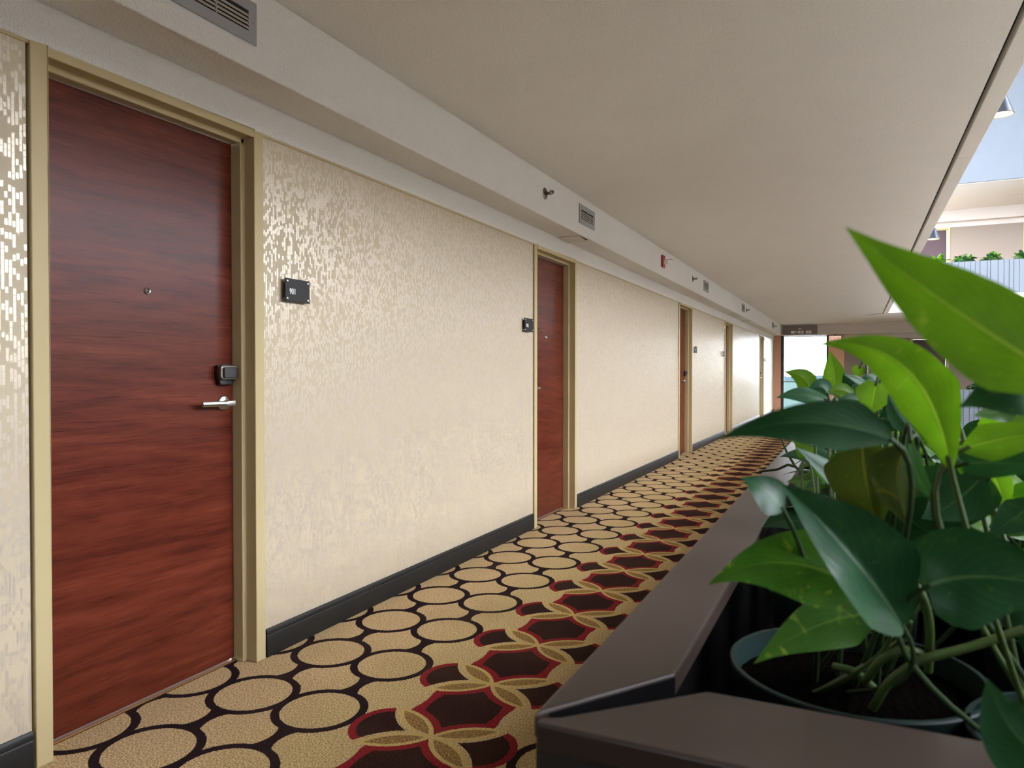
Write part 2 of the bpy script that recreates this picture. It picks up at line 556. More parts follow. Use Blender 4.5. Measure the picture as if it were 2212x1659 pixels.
# ------------------------------------------------------------------ doors
def door_frame(mb, w, face, hface, r1, wst, r2, H, pro):
    """U-shaped profiled frame; local x = into the room is negative, y along, z up"""
    def jamb(y0, sg):
        prof = [(pro, 0), (pro, face), (-r1, face), (-r1, face + wst), (-r1 - r2 - 0.02, face + wst), (-r1 - r2 - 0.02, 0)]
        mb.prism([(x, y0 + sg * yy) for x, yy in prof], 2, 0, H)
    jamb(0, 1); jamb(w, -1)
    prof = [(pro, H), (pro, H - hface), (-r1, H - hface), (-r1, H - hface - wst), (-r1 - r2 - 0.02, H - hface - wst), (-r1 - r2 - 0.02, H)]
    mb.prism([(x, z) for x, z in prof], 1, face, w - face)


def make_door(n, loc, flip, label, rz=0.0, detail=True, leaf='wood', frame='frame'):
    d = empty('door_%d' % n, loc, label, 'door', None, 'structure', rz)
    w, face, hf, r1, wst, r2 = FW, 0.051, 0.030, 0.042, 0.020, 0.047
    mb = MB(); door_frame(mb, w, face, hf, r1, wst, r2, HW - 0.001, 0.012)
    mb.build('door_frame', frame, d, bevel=0.003)
    xd = -r1 - r2
    MB().box(xd - 0.045, face + wst + 0.003 - 0.016 + 0.016, 0.014, xd, w - face - wst - 0.003, HW - hf - wst - 0.003).build('door_leaf', leaf, d, bevel=0.0015)
    if not detail: return d
    MB().box(xd - 0.05, face + wst, 0.0, xd + 0.012, w - face - wst, 0.009).build('threshold', 'threshold', d, bevel=0.003)
    yc = w / 2
    ph = MB().lathe([(0.0125, 0), (0.0125, 0.003), (0.010, 0.005), (0.0075, 0.004), (0.0075, 0.002)], (xd, yc, 1.467), 0, 24).build('peephole', 'chrome', d, True)
    MB().lathe([(0.0, 0.0045), (0.004, 0.004), (0.0074, 0.0025)], (xd, yc, 1.467), 0, 16).build('peephole_lens', 'black_plastic', ph, True)
    # lever on the latch side
    yh = (w - face - wst - 0.053) if not flip else (face + wst + 0.053)
    dr = -1 if not flip else 1
    zh = 1.054
    lv = MB().lathe([(0.0295, 0), (0.0295, 0.005), (0.026, 0.009), (0.012, 0.011), (0.012, 0.040)], (xd, yh, zh), 0, 32).build('handle_rose', 'chrome', d, True)
    L = MB()
    pts, N = [], 12
    ring = []
    for i in range(N + 1):
        t = i / N
        yy = yh - dr * 0.016 + dr * t * 0.150
        xx = xd + 0.046 + 0.010 * math.sin(t * PI * 0.9) - 0.012 * t
        hw = 0.0125 - 0.0025 * t
        th = 0.007 - 0.002 * t
        b = len(L.v)
        for k in range(10):
            a = 2 * PI * k / 10
            L.v.append((xx + th * math.cos(a), yy, zh + hw * math.copysign(abs(math.sin(a)) ** 0.6, math.sin(a))))
        ring.append(b)
    for i in range(N):
        for k in range(10):
            k2 = (k + 1) % 10
            L.f.append((ring[i] + k, ring[i] + k2, ring[i + 1] + k2, ring[i + 1] + k))
    L.f.append(tuple(ring[0] + k for k in range(10))); L.f.append(tuple(ring[N] + k for k in reversed(range(10))))
    L.build('handle_lever', 'chrome', d, True)
    # card reader
    def rr(y0, y1, z0, z1, r, bulge=0.0, n=6):
        poly = []
        for (cy, cz, a0) in ((y1 - r, z1 - r, 0), (y0 + r, z1 - r, 90), (y0 + r, z0 + r, 180), (y1 - r, z0 + r, 270)):
            for k in range(n + 1):
                a = math.radians(a0 + 90 * k / n)
                poly.append((cy + r * math.cos(a), cz + r * math.sin(a)))
        c = ((y0 + y1) / 2, (z0 + z1) / 2)
        return [(p + (p - c[0]) * bulge * (1 - ((q - c[1]) / ((z1 - z0) / 2)) ** 2), q + (q - c[1]) * bulge * (1 - ((p - c[0]) / ((y1 - y0) / 2)) ** 2)) for p, q in poly]
    yb = yh - 0.002 * dr
    back = [(yb - 0.044, 1.205), (yb - 0.046, 1.165), (yb - 0.034, 1.130), (yb - 0.026, 1.126), (yb + 0.026, 1.126), (yb + 0.034, 1.130), (yb + 0.046, 1.165), (yb + 0.044, 1.205), (yb, 1.211)]
    lk = MB().prism(back, 0, xd, xd + 0.020).build('lock_body', 'black_plastic', d, bevel=0.004, seg=3)
    MB().prism(rr(yb - 0.042, yb + 0.042, 1.148, 1.204, 0.010, 0.06), 0, xd + 0.018, xd + 0.036).build('lock_bezel', 'dark_metal', lk, bevel=0.004, seg=2)
    MB().prism(rr(yb - 0.032, yb + 0.032, 1.154, 1.197, 0.006, 0.05), 0, xd + 0.034, xd + 0.044).build('lock_face', 'black_plastic', lk, bevel=0.003, seg=2)
    return d


DL = ['mahogany door in khaki frame nearest the camera, next to the 901 plate', 'mahogany door in khaki frame just past the 902 plate',
      'narrow-looking mahogany door with lever, third along the left wall', 'khaki door frame fourth along the left wall, almost edge-on',
      'khaki door frame farthest along the left wall before the corner']
for i, (d0, fl) in enumerate(DOORS):
    make_door(i + 1, (-D, d0, 0), fl, DL[i])

# ------------------------------------------------------------------ room plates
PLG = 'room number plates on the left wall'


def plate(num, y0, label, x=-D, blank=False):
    w, h, so = 0.152, 0.098, 0.017
    r = empty('room_plate', (x, y0, 1.479), label, 'sign', PLG)
    MB().box(so, 0, 0, so + 0.006, w, h).build('plate', 'sign_black', r, bevel=0.0008)
    for yy in (0.012, w - 0.012):
        for zz in (0.012, h - 0.012):
            MB().lathe([(0.0050, 0.0), (0.0050, so + 0.0065), (0.0046, so + 0.0085), (0.002, so + 0.0095)], (0, yy, zz), 0, 16).build('standoff', 'chrome', r, True)
    tx = text_mesh('lettering', num, 0.0345, 'lettering', r, (so + 0.0062, 0.024, 0.032), (PI / 2, 0, PI / 2), 0.0006, 'LEFT', 0.0006)
    tx.scale = (0.78, 1, 1)
    return r


plate('901', 2.414, 'black acrylic plate lettered 901 beside the nearest door')
plate('902', 4.895, 'black acrylic plate lettered 902 just before the second door')
plate('903', 11.16, 'glinting room plate right after the third door')
plate('904', 13.80, 'glinting room plate just before the fourth door')
plate('905', 20.60, 'pale glinting room plate beside the last door')

# ------------------------------------------------------------------ bulkhead fittings
def make_vent(loc, label):
    r = empty('air_vent', loc, label, 'vent', 'air vents in the bulkhead')
    w, h, b = 0.374, 0.153, 0.040
    MB().box(0.0005, b - 0.004, b - 0.004, 0.002, w - b + 0.004, h - b + 0.004).build('backing', 'vent_dark', r)
    fr = MB()
    o, i = [(0, 0), (w, 0), (w, h), (0, h)], [(b, b), (w - b, b), (w - b, h - b), (b, h - b)]
    for k in range(4):
        k2 = (k + 1) % 4
        fr.prism([o[k], o[k2], i[k2], i[k]], 0, 0, 0.008)
    fr.build('vent_frame', 'grey_metal', r, bevel=0.002)
    for half in ((b, w / 2 - 0.003), (w / 2 + 0.003, w - b)):
        for k in range(4):
            z = b + 0.004 + k * 0.0150
            MB().prism([(0.0022, z + 0.011), (0.0085, z), (0.0092, z + 0.0016), (0.0029, z + 0.0126)], 1, half[0], half[1]).build('slat', 'louver', r)
    MB().box(0.003, w / 2 - 0.003, b, 0.009, w / 2 + 0.003, h - b).build('mullion', 'grey_metal', r)
    for yy in (0.018, w - 0.018):
        MB().lathe([(0.004, 0.008), (0.0038, 0.0092), (0.0, 0.0095)], (0, yy, h / 2), 0, 12).build('screw', 'grey_metal', r, True)
    return r


v0 = make_vent((XB, 1.682, 2.366), 'grey louvred vent cut by the top of the photo, above the first door')
for yv, lb in ((5.524, 'grey louvred vent nearest the second door'), (10.80, 'grey louvred vent above the third door, after the second sprinkler'),
               (14.74, 'small-looking grey vent just before the third sprinkler'), (20.42, 'farthest grey vent by the corridor corner')):
    copy_tree(v0, (XB, yv, 2.366), lb)


def make_sprinkler(loc, label):
    r = empty('fire_sprinkler', loc, label, 'sprinkler', 'sidewall sprinklers on the bulkhead')
    MB().lathe([(0.041, 0), (0.041, 0.002), (0.036, 0.006), (0.026, 0.007), (0.024, 0.003), (0.018, 0.003)], (0, 0, 0), 0, 28).build('escutcheon', 'dark_metal', r, True)
    MB().lathe([(0.013, 0), (0.013, 0.022), (0.0095, 0.024), (0.0095, 0.034), (0.011, 0.036), (0.011, 0.040)], (0, 0, 0), 0, 16).build('body', 'dark_metal', r, True)
    MB().tube([(0.038, 0, 0.010), (0.052, 0, 0.011), (0.062, 0, 0.004)], 0.0028, 6).tube([(0.038, 0, -0.010), (0.052, 0, -0.011), (0.062, 0, -0.004)], 0.0028, 6).build('frame_arms', 'dark_metal', r, True)
    MB().box(0.060, -0.016, -0.003, 0.0625, 0.016, 0.012).box(0.040, -0.017, 0.012, 0.066, 0.017, 0.0145).build('deflector', 'dark_metal', r, bevel=0.001)
    MB().lathe([(0.0, 0.038), (0.0035, 0.040), (0.0035, 0.058), (0.0, 0.060)], (0, 0, 0), 0, 10).build('bulb', 'red', r, True)
    return r


s0 = make_sprinkler((XB, 4.822, 2.440), 'bronze sidewall sprinkler nearest the camera, left of the second vent')
for yv, lb in ((10.02, 'bronze sidewall sprinkler between the red strobe and the third vent'), (15.40, 'bronze sidewall sprinkler just after the fourth vent'),
               (21.06, 'bronze sidewall sprinkler farthest down the bulkhead')):
    copy_tree(s0, (XB, yv, 2.440), lb)

r = empty('alarm_strobe', (XB, 8.24, 2.371), 'red fire alarm strobe with clear lens on the bulkhead', 'fire alarm')
MB().box(0, 0, 0, 0.022, 0.122, 0.136).build('housing', 'red', r, bevel=0.006, seg=3)
MB().lathe([(0.030, 0.020), (0.030, 0.030), (0.026, 0.052), (0.016, 0.066), (0.0, 0.070)], (0, 0.068, 0.064), 0, 20).build('strobe_lens', 'lens', r, True)
MB().tube([(0.06, 0.068, 0.085), (0.10, 0.068, 0.090), (0.115, 0.068, 0.076)], 0.003, 6).build('lens_guard', 'dark_metal', r, True)

for yy, lb in ((5.585, 'square access panel slightly ajar under the bulkhead by the second door'), (16.0, 'far square access panel under the bulkhead')):
    r = empty('access_panel', (-2.187, yy, HB), lb, 'access panel', 'access panels under the bulkhead')
    MB().prism([(0, -0.004), (0.215, -0.015), (0.215, -0.012), (0, -0.001)], 0, 0, 0.170).build('panel', 'ceiling', r)
    MB().box(-0.004, -0.006, -0.0012, 0.174, 0.219, -0.0002).build('opening_rim', 'dark_slot', r)

HK = 'small loop fittings high beside doors'
for yy, zz, lb in ((1.255, 2.06, 'white rounded fitting high on the wall at the left edge of the photo'), (13.93, 2.02, 'little fitting at the top left of the fourth door frame'),
                   (20.50, 2.06, 'little fitting at the top right of the last door frame')):
    r = empty('wall_fitting', (-D, yy, zz), lb, 'fitting', HK)
    MB().lathe([(0.026, 0), (0.026, 0.012), (0.020, 0.022), (0.0, 0.025)], (0, 0, 0), 0, 20).build('cover', 'white_plastic', r, True)
    MB().box(0.0, -0.010, -0.040, 0.012, 0.010, -0.022).build('tab', 'white_plastic', r, bevel=0.003)

# ------------------------------------------------------------------ end wall, end galleries
WX0, WX1 = -2.005, -0.72
def end_wall(z0, window):
    a = 'wall_end'
    mb = MB()
    if window:
        struct(MB().box(-D, SE, 0, WX0, SE + 0.2, HB).build('wall_end', 'salmon'), 'salmon plaster pier left of the bright end window', 'wall')
        struct(MB().box(WX1, SE, 0, -0.30, SE + 0.2, HB).build('wall_end.001', 'salmon'), 'salmon plaster pier right of the bright end window', 'wall')
        segx = [(-0.30, 1.355), (1.355 + FW + .01, 9.5)]
    else:
        segx = [(XS - 0.4, 1.355), (1.355 + FW + .01, 3.945), (3.945 + FW + .01, 9.5)]
    for p, q in segx: mb.box(p, SE, z0, q, SE + 0.2, z0 + HW)
    struct(mb.build('wall_end', 'tan_wall'), 'tan %s end wall with dark doors' % ('same-floor' if window else 'upper floor'), 'wall')
    x0 = -0.30 if window else XS - 0.4
    struct(MB().box(x0, SE, z0 + HW, 9.5, SE + 0.2, z0 + HB).build('trim_6' if window else 'trim_7', 'dimmed_stucco'),
           'stucco band over the doors on the %s end wall' % ('same-floor' if window else 'upper'), 'trim')
    struct(MB().box(-D if window else x0, SE - 0.21, z0 + HB, 9.5, SE + 0.2, z0 + HC).build('trim_8' if window else 'trim_9', 'dimmed_stucco', bevel=0.005),
           'stucco bulkhead across the %s end wall' % ('same-floor' if window else 'upper'), 'trim')


end_wall(0, True)
end_wall(FL, False)
def end_door(n, x0, z0, label):
    # faces -Y: local +x must point to -Y  -> rotate by -90 degrees; local +y then points to +X
    return make_door(n, (x0, SE, z0), 0, label, -PI / 2, False, 'plum_door')
end_door(6, 1.36, 0, 'dark plum door on our floor at the far end, behind the leaves')
end_door(7, 1.36, FL, 'dark plum door on the upper gallery behind its planters')
end_door(8, 3.95, FL, 'upper gallery door at the right edge of the photo')

# window
w = empty('window_1', (WX0, SE, 0.02), 'tall bright window at the end of the corridor', 'window', None, 'structure')
W, Hh = WX1 - WX0, HB - 0.03
fr = MB()
fr.box(0, 0.0, 0, 0.085, 0.12, Hh).box(W - 0.05, 0.0, 0, W, 0.12, Hh).box(0, 0.0, Hh - 0.03, W, 0.12, Hh).box(0, 0.0, 0, W, 0.12, 0.09)
fr.build('window_frame', 'win_frame', w, bevel=0.004)
MB().box(0.085, 0.03, 0.885, W - 0.05, 0.07, 0.91).build('rail', 'win_frame', w)
MB().box(0.085, 0.048, 0.09, W - 0.05, 0.054, Hh - 0.03).build('pane', 'glass', w)

# hanging direction sign on the end bulkhead
r = empty('direction_sign', (-1.935, SE - 0.21, 2.295), 'brown sign reading 906-915 ICE with an up arrow at corridor end', 'sign')
MB().box(0, -0.05, 0, 0.935, -0.002, 0.255).build('panel', 'sign_brown', r, bevel=0.006)
text_mesh('lettering', '906\u2013915', 0.098, 'lettering', r, (0.225, -0.052, 0.026), (PI / 2, 0, 0), 0.001, 'LEFT', 0.005)
text_mesh('lettering', 'ICE', 0.098, 'lettering', r, (0.63, -0.052, 0.026), (PI / 2, 0, 0), 0.001, 'LEFT', 0.005)
MB().prism([(0.425, 0.140), (0.4675, 0.185), (0.510, 0.140), (0.490, 0.140), (0.4675, 0.164), (0.445, 0.140)], 1, -0.0535, -0.05).build('arrow', 'lettering', r)

r = empty('exit_sign', (-0.70, SE - 0.24, HB - 0.235), 'lit EXIT sign with red letters beside the end window', 'sign')
MB().box(0, 0, 0, 0.34, 0.05, 0.205).build('housing', 'win_frame', r, bevel=0.004)
MB().box(0.012, -0.004, 0.012, 0.328, 0.001, 0.190).build('face', 'exit_white', r)
MB().box(0.15, 0.01, 0.205, 0.19, 0.04, 0.236).build('bracket', 'win_frame', r)
text_mesh('lettering', 'EXIT', 0.165, 'exit_red', r, (0.17, -0.005, 0.045), (PI / 2, 0, 0), 0.001, 'CENTER').scale = (0.8, 1, 1)


# gallery fronts
def ribbed(x0, x1, y, z0, z1, name, label):
    prof, x = [(x0, y + 0.12)], x0
    rnd = random.Random(3)
    while x < x1 - 0.2:
        w = rnd.uniform(0.05, 0.15)
        dd = rnd.uniform(-0.012, 0.008)
        prof += [(x, y + dd), (x + w - 0.010, y + dd), (x + w - 0.008, y + 0.025), (x + w - 0.002, y + 0.025)]
        x += w
    prof.append((x1, y)); prof.append((x1, y + 0.12))
    return struct(MB().prism(prof, 2, z0, z1).build(name, 'concrete'), label, 'balcony front')


ribbed(XS, 9.5, SF, HC + 0.005, FL + 0.79, 'wall_front', 'white board-marked concrete front of the upper gallery')
ribbed(XS, 9.5, SF, -0.9, 0.79, 'wall_front.001', 'white board-marked concrete front of our floor across the end')
struct(MB().box(XS - 0.4, SF + 0.12, FL - 0.02, 9.5, SE + 0.3, FL).build('floor.001', 'carpet'), 'carpeted floor of the upper gallery', 'floor')
struct(MB().box(XS - 0.4, SF, FL + HC, 9.5, SE + 0.3, FL + HC + 0.4).build('ceiling.002', 'ceiling'), 'shaded underside of the floor above the upper gallery', 'ceiling')
struct(MB().box(XS - 0.4, SF - 0.06, FL + HC + 0.01, 9.5, SF + 0.1, 13.0).build('wall_front.002', 'concrete'), 'smooth bluish concrete wall high above the upper gallery', 'wall')
struct(MB().box(XS, SF + 0.1, -10, 9.5, SF + 0.4, -0.9).box(9.5, SF - 0.1, -10, 13.0, SF + 0.1, 12.5).build('wall_end.002', 'tan_wall'), 'plain end wall of the atrium below and beside the galleries', 'wall')
# near slab edge fascia above our corridor
struct(MB().box(XS - 0.04, YB, HC + 0.02, XS - 0.002, SF - 0.06, FL + 0.79).build('wall_front.003', 'concrete'), 'concrete fascia on the slab edge above our corridor', 'balcony front')
struct(MB().box(-D - 0.16, YB - 0.2, 0, -1.35, YB, FL).box(-0.65, YB - 0.2, 0, XS + 0.05, YB, FL).box(-1.35, YB - 0.2, 2.25, -0.65, YB, FL).box(-1.35, YB - 0.2, 0, -0.65, YB, 0.08).build('wall_back', 'tan_wall'), 'wall closing the corridor behind the camera', 'wall')
w = empty('fill_window', (-1.35, YB - 0.12, 0.08), 'added unseen window behind the camera, fill light for the leaves', 'window', None, 'structure')  # unseen window, added to throw frontal light on the near leaves
MB().box(0, 0, 0, 0.06, 0.08, 2.17).box(0.64, 0, 0, 0.70, 0.08, 2.17).box(0.06, 0, 0, 0.64, 0.08, 0.06).box(0.06, 0, 2.11, 0.64, 0.08, 2.17).build('window_frame', 'win_frame', w, bevel=0.004)
MB().box(0.06, 0.035, 0.06, 0.64, 0.041, 2.11).build('pane', 'glass', w)
struct(MB().box(9.5, SF, -0.9, 9.7, SE + 0.3, 13.0).build('wall_right', 'tan_wall'), 'side wall closing the end galleries', 'wall')
struct(MB().box(XS, YB, 0, XS + 0.2, 0.15, FL + 0.8).build('wall_right.002', 'tan_wall'), 'tan wall on the right of the corridor behind the camera', 'wall')
# far side of the atrium, roof, lobby
TOPW = 4.1
ow = MB().box(13.0, YB - 4, -10, 13.4, SE + 2, TOPW)
for k in range(4): ow.box(12.2, YB - 4, TOPW - 1.3 - FL * k, 13.0, SE + 2, TOPW - FL * k)
ow.box(13.0, 10.5, 7.4, 13.4, SE + 2, 13.0).box(13.0, 19.6, TOPW, 13.4, SE + 2, 7.4)  # unseen upper blocks added to keep sky light off the end gallery
struct(ow.build('wall_right.001', 'wing'), 'opposite wing of the atrium with pale balcony bands', 'wall')
ROOFZ = 12.5
YN = 0.35
rf = MB().box(-D - 0.3, YN - 0.2, ROOFZ, 9.3, SE + 0.3, ROOFZ + 0.2).box(9.3, 11.0, ROOFZ, 13.4, SE + 0.3, ROOFZ + 0.2)
struct(rf.build('ceiling.003', 'concrete'), 'atrium roof slab high overhead', 'ceiling')
struct(MB().box(XS - 0.1, YN - 0.2, -10, 13.4, YN, ROOFZ).build('wall_back.001', 'tan_wall'), 'tan wall closing the near end of the atrium', 'wall')  # unseen wall, placed to block sky light from the near planter end
struct(MB().box(XS, YB - 4, -10.1, 13.0, SF, -10).build('floor.002', 'lobby'), 'stone lobby floor far below in the atrium', 'floor')

# outdoors
GR = MB()
NG = 24
for i in range(NG + 1):
    for j in range(NG + 1):
        GR.v.append((-1800 + 3600 * i / NG, -400 + 4000 * j / NG, -28.0 + 3.0 * math.sin(i * 1.3) * math.sin(j * 1.7)))
for i in range(NG):
    for j in range(NG):
        q = i * (NG + 1) + j
        GR.f.append((q, q + NG + 1, q + NG + 2, q + 1))
struct(GR.build('ground', 'ground'), 'pale hazy fields outside the window', 'ground')
hl = MB()
prev = None
rnd = random.Random(5)
NH = 60
b = 0
for i in range(NH + 1):
    x = -1600 + 3200 * i / NH
    h = -10 + 12 * math.sin(i * 0.35) + 8 * math.sin(i * 0.9 + 1) + rnd.uniform(-2, 2)
    hl.v += [(x, 3200, -28), (x, 3350, h), (x, 3700, -28)]
    if i:
        for k in range(2):
            hl.f.append((b - 3 + k, b + k, b + k + 1, b - 3 + k + 1))
    b += 3
struct(hl.build('hills', 'hill', smooth='all'), 'low hazy hills on the horizon outside the window', 'hill')

# ------------------------------------------------------------------ cone lamps on the slab edge
def make_lamp(loc, label):
    r = empty('cone_lamp', loc, label, 'lamp', 'cone lamps on the slab edge')
    MB().lathe([(0.064, 0.0), (0.066, 0.002), (0.024, 0.120), (0.020, 0.128), (0.0, 0.130), (0.0, 0.127), (0.018, 0.122), (0.022, 0.117), (0.062, 0.002)], (0, 0, 0), 2, 40, True).build('lamp_shade', 'lamp_metal', r, True)
    MB().lathe([(0.0615, 0.0015), (0.0205, 0.116), (0.0, 0.118)], (0, 0, 0), 2, 32).build('reflector', 'lamp_inner', r, True)
    MB().lathe([(0.0, 0.014), (0.016, 0.020), (0.022, 0.036), (0.016, 0.054), (0.010, 0.075), (0.010, 0.11)], (0, 0, 0), 2, 20).build('bulb', 'bulb', r, True)
    MB().tube([(0, 0, 0.128), (0, 0, 0.175), (-0.012, 0, 0.195), (-0.062, 0, 0.20)], 0.008, 10).build('arm', 'lamp_metal', r, True)
    return r


l0 = make_lamp((0.757, 5.10, 2.674), 'blue-grey cone lamp glowing warm by the slab edge, upper right')
l1 = copy_tree(l0, (0.780, 9.50, 2.674), 'second cone lamp farther along the slab edge, before the upper door')
for yy in (5.10, 9.50):
    ld = bpy.data.lights.new('lamp_glow', 'POINT'); ld.energy = 2.5; ld.color = (1.0, 0.70, 0.40); ld.shadow_soft_size = 0.03
    lo = bpy.data.objects.new('lamp_glow', ld); lo.location = (0.765, yy, 2.664); COL.objects.link(lo)

# ------------------------------------------------------------------ planter
ZP = 0.794
PO = (-0.323, 0.737)      # outer near corner
PIN = (-0.204, 0.925)     # inner near corner
YE = 19.0
pl = empty('planter_box', (-0.1, 0.74, 0), 'long dark brown planter box with mitred top boards, full of pothos', 'planter')
o = (-0.1, 0.74, 0)
MB().prism([(PO[0], PO[1] + 0.012), (PIN[0], PIN[1]), (PIN[0], YE), (PO[0], YE)], 2, ZP - 0.030, ZP).build('side_board', 'rail', pl, bevel=0.004, off=o, seg=3)
MB().prism([(-0.316, PO[1]), (0.55, PO[1]), (0.55, 0.899), (-0.160, 0.899), (-0.296, 0.762), (-0.316, 0.752)], 2, ZP - 0.034, ZP - 0.003).build('end_board', 'rail', pl, bevel=0.004, off=o, seg=3)
MB().prism([(0.45, 0.902), (0.55, 0.902), (0.55, YE), (0.45, YE)], 2, ZP - 0.030, ZP).build('far_board', 'rail', pl, bevel=0.004, off=o, seg=3)
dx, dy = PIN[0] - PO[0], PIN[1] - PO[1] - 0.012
MB().prism([(PO[0] + 0.012, PO[1] + 0.010 + dy * 0.1), (PIN[0], PIN[1] - 0.002), (PIN[0], PIN[1]), (PO[0] + 0.012, PO[1] + 0.012 + dy * 0.1)], 2, ZP - 0.029, ZP - 0.004).build('mitre_shade_plate', 'liner', pl, off=o)  # black plate standing in for the shade inside the open mitre gap
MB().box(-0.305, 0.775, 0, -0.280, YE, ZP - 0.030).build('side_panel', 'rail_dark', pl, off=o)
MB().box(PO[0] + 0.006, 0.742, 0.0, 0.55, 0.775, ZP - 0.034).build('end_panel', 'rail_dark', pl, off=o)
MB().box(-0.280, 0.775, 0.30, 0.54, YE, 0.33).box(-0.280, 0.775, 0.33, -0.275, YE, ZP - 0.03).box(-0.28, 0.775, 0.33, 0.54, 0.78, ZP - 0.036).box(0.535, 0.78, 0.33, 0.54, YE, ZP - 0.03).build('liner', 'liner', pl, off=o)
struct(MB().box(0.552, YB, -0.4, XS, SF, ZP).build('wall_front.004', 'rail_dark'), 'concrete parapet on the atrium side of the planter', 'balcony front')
zs = MB().tube([(-0.3075, 0.760, ZP - 0.033), (-0.3075, 0.760, ZP - 0.012)], 0.005, 10).build('screw', 'threshold', pl, off=o)

# ------------------------------------------------------------------ foliage
PROF = [(0.0, 0.50), (0.05, 0.74), (0.12, 0.91), (0.22, 1.0), (0.34, 0.99), (0.46, 0.91), (0.58, 0.77), (0.70, 0.57), (0.80, 0.37), (0.88, 0.21), (0.94, 0.11), (0.98, 0.04), (1.0, 0.004)]


def prof(t):
    for (a, x), (b, y) in zip(PROF, PROF[1:]):
        if t <= b: return x + (y - x) * (t - a) / (b - a)
    return 0.0


def leaf_into(mb, B, Mi, T, hw, cross, fold=20, curl=12, na=18, nc=6, wave=0.0, lobe=0.10, ph=0.0, base=0.5):
    """blade along the quadratic through B, Mi, T; cross = side vector at the base; angles in degrees"""
    C = 2 * Mi - 0.5 * (B + T)
    L = (T - B).length
    b = len(mb.v)
    if mb.uv is None: mb.uv = []
    ts = [0.5 - 0.5 * math.cos(PI * (0.5 * i / na + 0.5 * (i / na) ** 1.0)) if False else i / na for i in range(na + 1)]
    fm, fp = fold if isinstance(fold, tuple) else (fold, fold)
    for t in ts:
        p = B * (1 - t) ** 2 + C * 2 * t * (1 - t) + T * t * t
        d = ((C - B) * (1 - t) + (T - C) * t).normalized()
        c = (cross - d * cross.dot(d)).normalized()
        n = c.cross(d).normalized()
        w = hw * min(prof(t), base + (1 - base) * min(1.0, t / 0.26) ** 0.8)
        for k in range(-nc, nc + 1):
            s = k / nc
            a = abs(s)
            th0 = math.radians(fp if s >= 0 else fm)
            ang = abs(th0) - math.radians(curl) * a * 2
            side = c * (math.cos(ang) * a * w * (1 if s >= 0 else -1))
            up = n * (math.sin(th0) * a * w - math.sin(math.radians(curl)) * a * a * w * 1.2 + wave * w * a * math.sin(t * 9 + ph + (2 if s > 0 else 0)))
            back = -d * (lobe * L * a * max(0.0, 1 - t * 3.2) ** 1.5) if t < 0.32 else Vector((0, 0, 0))
            mb.v.append(tuple(p + side + up + back)); mb.uv.append((0.5 + 0.5 * s, t))
    row = 2 * nc + 1
    for i in range(na):
        for k in range(row - 1):
            q = b + i * row + k
            mb.f.append((q, q + 1, q + row + 1, q + row))


def bez(p0, p1, p2, n=8):
    return [p0 * (1 - t) ** 2 + p1 * 2 * t * (1 - t) + p2 * t * t for t in [i / n for i in range(n + 1)]]


def make_pot(root, o, r=0.135, zt=0.756, h=0.27):
    MB().lathe([(r * 0.74, 0.331), (r * 0.97, zt - 0.03), (r * 0.98, zt - 0.028), (r, zt - 0.026), (r + 0.004, zt - 0.002), (r + 0.002, zt), (r - 0.004, zt), (r - 0.006, zt - 0.03), (r * 0.72, 0.336)], (root[0], root[1], 0), 2, 40).build('pot', 'pot', root_obj, True, off=o)
    sb = MB().lathe([(0.0, zt - 0.020), (r * 0.5, zt - 0.026), (r * 0.955, zt - 0.034)], (root[0], root[1], 0), 2, 32)
    sb.build('soil', 'soil', root_obj, True, off=o)


def hero_leaf(B, Mi, T, hwpx, roll, mat, fold=20, curl=12, wave=0.04, lobe=0.06, thick=0.0028, soil=None, base=0.5, stemmat='stem', name='leaf', o=(0, 0, 0), parent=None):
    zm = Mi[2]
    b, m, t = at(*B), at(*Mi), at(*T)
    a = (t - b).normalized()
    vdir = (m - CAM).normalized()
    c0 = a.cross(vdir).normalized()
    c = Matrix.Rotation(math.radians(roll), 3, a) @ c0
    mb = MB()
    leaf_into(mb, b, m, t, hwpx / F_PX * zm, c, fold, curl, 24, 8, wave, lobe, B[0], base)
    lf = mb.build(name, mat, parent, 'all', off=o)
    if soil is not None:
        s = Vector(soil)
        d0 = (2 * m - 0.5 * (b + t) - b).normalized()
        mid = b - d0 * min(0.10, (b - s).length * 0.5)
        mid.z = max(mid.z, (b.z + s.z) / 2)
        if mat in ('leaf_dark', 'leaf_olive'): stemmat = 'stem_dark'
        MB().tube([b + d0 * 0.004] + bez(b, mid, s, 10), [thick * 0.7] + [thick * (0.85 + 0.05 * i) for i in range(11)], 8).build('petiole', stemmat, lf, True, off=o)
    return lf


PG = 'potted pothos in the planter'
